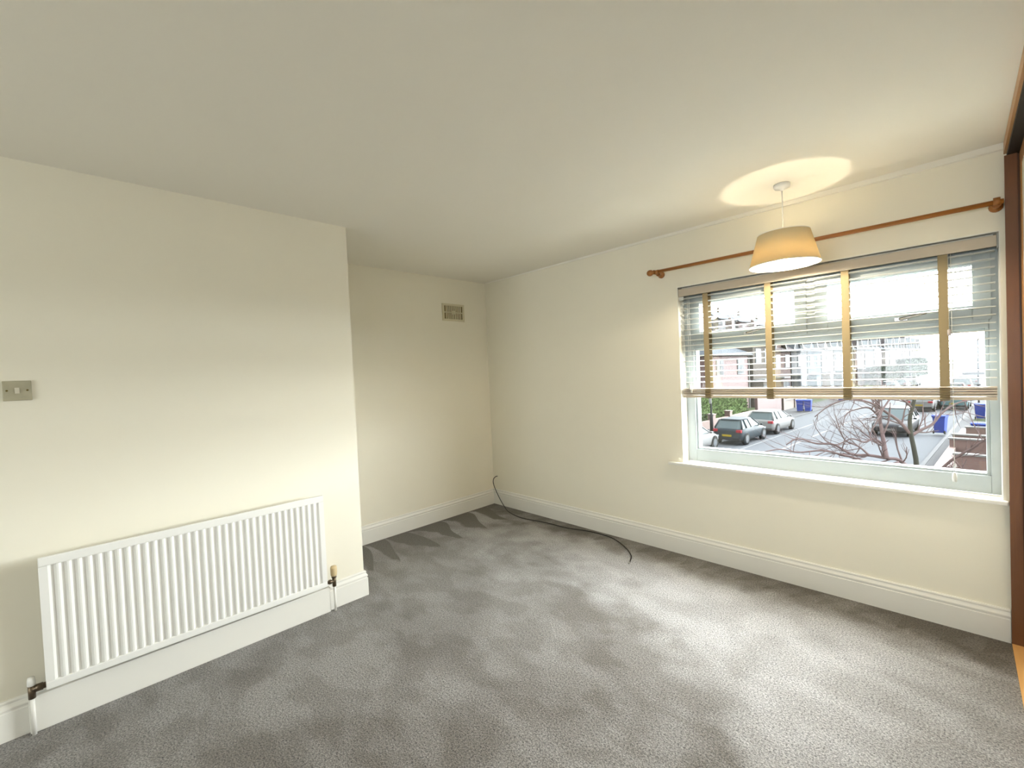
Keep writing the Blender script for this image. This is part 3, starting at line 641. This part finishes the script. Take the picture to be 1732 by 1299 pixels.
gwall(26.0, 39.6, -14.62, .62, [2.8, 5.6, 8.4], 'low brick garden wall with piers below the hedge on the left')
gwall(39.9, 45.6, -14.62, 2.0, [], 'tall red brick wall at the end of the hedge', X_brick)
gwall(45.9, 53.0, -14.62, .9, [.2, 3.4], 'pale capped brick wall beyond the blue bins', X_obrick, True)
def cross(s, t0, t1, h, label):
    o = thing('garden_wall', label, 'wall'); MB().box(t0, t1, -.11, .11, 0, h).build('wall', X_gbrick, o); MB().box(t0-.04, t1+.04, -.15, .15, h, h+.06).build('coping', X_cop, o); place(o, s, 0, .12)
cross(22.2, -1.55, 2.5, .95, 'white coped brown brick wall nearest the window frame')
cross(26.7, -2.0, 2.5, .88, 'white coped garden wall, nearer one of the close pair')
cross(28.1, -2.0, 2.5, .88, 'white coped garden wall close behind the middle one')
cross(31.2, -1.75, 2.5, .88, 'white coped garden wall directly in front of a half hidden blue bin')
o = thing('garden_wall', 'brown brick wall bordering the right pavement', 'wall'); MB().box(-.12, .12, 0, 17.5, 0, .55).build('wall', X_gbrick, o); place(o, 16.0, -1.92, .12)

# ---- houses on the left, receding
def house(s0, s1, tf, depth, eave, ridge, wm, rm, label, style='gable', wins=2, bay=True, base=0.06):
    # local x = t (front faces +x, at x=0), y = s
    o = thing('house', label, 'house'); Ls = s1-s0
    b = MB()
    if style == 'gable':      # front gable facing the street plus main roof along the street
        b.box(-depth, 0, 0, Ls, 0, eave)
        b.prism([(0, eave), (Ls*.55, eave), (Ls*.275, eave+Ls*.36)], -.3, 0.0, 'X')
        b.prism([(-depth, eave), (0, eave), (-depth/2, ridge)], 0.0, .2, 'Y')
    else:
        b.box(-depth, 0, 0, Ls, 0, eave)
    b.build('wall', wm, o)
    r = MB(); ov = .35
    if style == 'hip':
        zr = ridge; q0 = [(-depth-ov, -ov, eave), (ov, -ov, eave), (ov, Ls+ov, eave), (-depth-ov, Ls+ov, eave)]
        hd = depth/2; A_, B_ = (-depth/2, hd*.9, zr), (-depth/2, Ls-hd*.9, zr)
        if B_[1] < A_[1]: A_ = B_ = (-depth/2, Ls/2, zr)
        B_ = (B_[0], B_[1]+.01, B_[2])
        r.poly([q0[0], q0[1], A_]); r.poly([q0[1], q0[2], B_, A_]); r.poly([q0[2], q0[3], B_]); r.poly([q0[3], q0[0], A_, B_]); r.box(-depth-ov, ov, -ov, Ls+ov, eave-.15, eave)
    else:
        zr = ridge
        r.prism([(ov, eave-.05), (ov, eave+.12), (-depth/2, zr+.15), (-depth-ov, eave+.12), (-depth-ov, eave-.05), (-depth/2, zr)], 0, Ls, 'Y')
        if style == 'gable':
            g0, g1, gp = 0, Ls*.55+.3, eave+Ls*.36+.25
            r.prism([(g0, eave), (Ls*.275, gp-.15), (g1, eave), (g1, eave+.15), (Ls*.275, gp+.02), (g0, eave+.15)], -depth/2, .3, 'X')
    r.build('roof', rm, o)
    if style == 'gable':
        bb = MB(); g0, g1, gp = 0, Ls*.55+.32, eave+Ls*.36+.12
        bb.prism([(g0, eave-.05), (Ls*.275, gp-.15), (g1, eave-.05), (g1, eave+.25), (Ls*.275, gp+.15), (g0, eave+.25)], .3, .38, 'X'); bb.build('bargeboard', X_wfr, o)
    gt = MB(); gt.box(ov-.05, ov+.06, 0, Ls, eave-.12, eave-.02); gt.box(.02, .10, Ls-.2, Ls-.1, 0, eave-.1); gt.build('gutter', X_trimb if wm is not X_brick else X_cop, o)
    def wnd(yc, zc_, ww, hh):
        f_ = MB(); f_.box(.0, .06, yc-ww/2-.08, yc+ww/2+.08, zc_-hh/2-.08, zc_+hh/2+.08); fo = f_.build('window_frame', X_wfr, o)
        g_ = MB(); nn = 2 if ww > .9 else 1
        for a_ in range(nn):
            y0_ = yc-ww/2+a_*ww/nn+.03; g_.box(.05, .075, y0_, y0_+ww/nn-.06, zc_-hh/2+.02, zc_+hh/2-.40); g_.box(.05, .075, y0_, y0_+ww/nn-.06, zc_+hh/2-.34, zc_+hh/2-.02)
        g_.build('pane', X_glass, fo)
    for k in range(wins): wnd(Ls*(.27+.5*k/(max(1, wins-1))) if wins > 1 else Ls*.5, eave-1.25, 1.3, 1.35)
    if bay:
        bo = MB(); c_ = Ls*.28; bo.prism([(0, c_-1.35), (.75, c_-.9), (.75, c_+.9), (0, c_+1.35)], 0, 2.75, 'Z'); bp_ = bo.build('bay_window', wm, o)
        bg_ = MB(); bg_.box(.74, .78, c_-.8, c_-.05, .9, 2.3); bg_.box(.74, .78, c_+.05, c_+.8, .9, 2.3); bg_.build('pane', X_glass, bp_)
        ro = MB(); ro.prism([(0, c_-1.5), (.95, c_-1.0), (.95, c_+1.0), (0, c_+1.5)], 2.75, 2.9, 'Z'); ro.build('bay_roof', X_wfr, bp_)
    dr = MB(); dr.box(0, .05, Ls*.72, Ls*.72+.95, 0, 2.1); dr.build('door', X_door, o)
    ch = MB(); ch.box(-depth/2-.35, -depth/2+.35, Ls-1.0, Ls-.3, ridge-.7, ridge+1.3); 
    for a_ in (0, .35): ch.tube([(-depth/2, Ls-.82+a_, ridge+1.3), (-depth/2, Ls-.82+a_, ridge+1.6)], .1, 8)
    if style != 'hip': ch.build('chimney', X_obrick, o)
    place(o, s0, tf, base)
    return o
house(38.8, 48.0, -18.2, 7.5, 5.55, 7.7, X_brick, X_slate, 'red brick house with grey hipped roof behind the hedge', 'hip', 2, False)
house(48.6, 53.6, -18.0, 8.0, 6.6, 8.4, X_cream, X_slate2, 'pale cream house directly beyond the red brick house', 'plain', 2)
cols = [(X_pink, 'pinkish'), (X_white, 'white'), (X_blue, 'pale blue'), (X_obrick, 'orange brick'), (X_white, 'white'), (X_cream, 'cream'), (X_pink, 'pinkish'), (X_white, 'white'), (X_brick, 'red brick'), (X_cream, 'cream'), (X_obrick, 'orange brick'), (X_brick, 'red brick'), (X_white, 'white'), (X_brick, 'red brick'), (X_pink, 'pinkish'), (X_brick, 'red brick')]
s = 54.0; prevn = 'cream'; ords = ['first', 'second', 'third', 'fourth', 'fifth', 'sixth', 'seventh', 'eighth', 'ninth', 'tenth', 'eleventh', 'twelfth', 'thirteenth', 'fourteenth', 'fifteenth', 'sixteenth']
for i, (wm, nm) in enumerate(cols):
    Ls = 6.2 if i < 6 else 7.6
    eave = 5.9 if i < 3 else (6.1 if i < 6 else 6.3); rg = eave+(2.6 if i < 3 else 3.2)
    house(s, s+Ls, -18.0, 8.0, eave, rg, wm, X_slate if i % 3 else X_slate2, '%s terraced house, %s beyond the cream house on the left row' % (nm, ords[i]), 'gable', 1 if i % 2 else 2)['group'] = 'terraced houses on the left of the street'
    s += Ls+.02
# houses and bare trees on higher ground behind
for s0, tf, L_, base, lab in [(118, -52, 11, 12.6, 'white gabled house on the hill behind the red brick house'), (131, -52, 12, 12.4, 'grey roofed house on the hill beyond the white gabled one'), (146, -53, 14, 12.2, 'furthest hillside house under the bare trees')]:
    house(s0, s0+L_, tf, 9, 4.2, 7.0, X_white if s0 == 118 else X_pink, X_slate, lab, 'plain', 2, False, base)
hb = MB()
hb.prism([(-200, 0), (-34, 0), (-44, 8), (-51, 12.3), (-62, 15.5), (-200, 20)], 70, 300, 'Y'); struct(hb.build('hillside', X_grass, tr=TR))

def branchy(mb, p, d, L, r, depth, rnd, spread=.5, up_=0.0, n=6):
    pts = [p.copy()]; dd = d.normalized(); k = 5
    for i in range(k):
        dd = (dd+Vector((rnd.uniform(-1, 1), rnd.uniform(-1, 1), rnd.uniform(-1, 1)))*.20+Vector((0, 0, up_))).normalized()
        pts.append(pts[-1]+dd*L/k)
    rr = [r*(1-.55*i/k) for i in range(k+1)]
    mb.tube(pts, rr, n, cap=False)
    if depth > 0:
        for i in range(rnd.randint(3, 5)):
            j = rnd.randint(1, k); q_ = Vector((rnd.uniform(-1, 1), rnd.uniform(-1, 1), rnd.uniform(-.8, 1)))
            nd = (dd+q_*spread*1.6).normalized(); branchy(mb, pts[j], nd, L*rnd.uniform(.45, .72), rr[j]*.6, depth-1, rnd, spread, up_, max(4, n-1))
for i, (s, t, h, b_) in enumerate([(128, -69, 9, 15.7), (142, -71, 10, 15.9), (158, -73, 10, 16), (176, -75, 10, 16), (112, -69, 9, 15.7)]):
    rnd = random.Random(20+i); o = thing('bare_tree', ['bare winter tree on the hill, nearest the white gabled house', 'bare hillside tree behind the grey roofed house', 'bare hillside tree near the centre of the skyline', 'bare hillside tree furthest to the right', 'bare hillside tree furthest to the left'][i], 'tree', (0, 0, 0), 'bare trees on the hill')
    m1 = MB(); m1.tube([(0, 0, 0), (0, 0, h*.35)], [.28, .2], 8); m1.build('trunk', X_far, o)
    m2 = MB()
    for k in range(6):
        a = k*1.05+rnd.random(); branchy(m2, Vector((0, 0, h*(.2+.03*k))), Vector((math.cos(a), math.sin(a), 1.3)), h*.5, .13, 2, rnd, .5, .08, 5)
    m2.build('branches', X_far, o); place(o, s, t, b_)
# bushes and far greenery beside the road
for s0, s1, t, h, lab in [(94, 112, -15.0, 3.0, 'dark green garden hedge halfway down the street, nearer stretch'), (118, 150, -14.9, 4.0, 'dark green garden hedge far down the street, distant stretch')]:
    leafy('hedge', X_bush, t-1.5, t, s0, s1, .06, h, 1200, lab, 'hedge', .25)

# ---- bare tree in front of the window
def ray(px, py): return fw+r2*((px-866)/FPX)-u2*((py-649.5)/FPX)
def at(px, py, s):
    d = ray(px, py); return CAM+d*(s/d.dot(ES))
tree = thing('bare_tree', 'bare brown tree with spreading twigs close outside the window', 'tree', tuple(at(1548, 700, 9.5).xy)+(GZ,))
tk = MB(); base = at(1551, 800, 9.5)
trunk_pts = [Vector((base.x+.1, base.y, GZ+.0)), Vector((base.x+.03, base.y, -2.0)), at(1551, 800, 9.5), at(1547, 765, 9.5), at(1541, 735, 9.5), at(1539, 710, 9.5), at(1543, 690, 9.5), at(1547, 670, 9.5), at(1546, 630, 9.6)]
tk.tube(smooth(trunk_pts, 4), [.040-.0006*i for i in range(33)], 10); tk.build('trunk', X_trunk, tree)
rnd = random.Random(5)
# main limbs: (pixel path, distance start, distance end, radius)
limbs = [
 ([(1548, 800), (1520, 778), (1500, 775), (1470, 770), (1440, 768), (1410, 752), (1380, 750), (1350, 742), (1330, 752)], 9.5, 8.3, .030),
 ([(1541, 735), (1520, 712), (1500, 698), (1480, 685), (1460, 678), (1430, 676), (1400, 688), (1378, 705)], 9.5, 9.0, .026),
 ([(1500, 776), (1495, 750), (1491, 725), (1487, 705), (1484, 690), (1490, 670), (1492, 640)], 9.1, 9.6, .034),
 ([(1540, 738), (1556, 728), (1576, 718), (1592, 700), (1607, 688), (1625, 680), (1650, 676)], 9.5, 10.2, .024),
 ([(1520, 782), (1490, 790), (1450, 776), (1420, 768), (1390, 762), (1350, 765), (1320, 760), (1292, 764)], 9.3, 8.0, .024),
 ([(1549, 790), (1580, 800), (1610, 778), (1640, 760), (1668, 742), (1676, 735)], 9.5, 8.6, .026),
 ([(1543, 690), (1530, 678), (1510, 672), (1495, 690), (1482, 715), (1472, 735), (1476, 752)], 9.5, 8.8, .018),
 ([(1487, 705), (1470, 690), (1450, 692), (1432, 700), (1425, 720)], 9.5, 9.0, .016),
 ([(1549, 800), (1600, 812), (1650, 800), (1690, 790)], 9.5, 8.2, .028),
 ([(1495, 752), (1478, 742), (1462, 748), (1440, 742), (1415, 752), (1395, 745)], 9.2, 8.6, .018),
 ([(1470, 770), (1452, 755), (1430, 745), (1420, 725), (1412, 700)], 9.0, 8.8, .016),
]
for path, d0, d1, r in limbs:
    n = len(path); pts = smooth([at(x, y, d0+(d1-d0)*i/(n-1)) for i, (x, y) in enumerate(path)], 4); m_ = MB()
    rr = [max(.005, r*(1-.72*i/len(pts))) for i in range(len(pts))]; m_.tube(pts, rr, 7)
    for i in range(3, len(pts)-1, 3):
        for _ in range(1+i % 2):
            dd = (pts[i+1]-pts[i-1]).normalized()+Vector((rnd.uniform(-1, 1), rnd.uniform(-.6, .6), rnd.uniform(-1, 1)))*.9
            branchy(m_, pts[i], dd, rnd.uniform(.25, .6), rr[i]*.5, 1, rnd, .45, .02, 4)
    m_.build('branch', X_bark, tree)
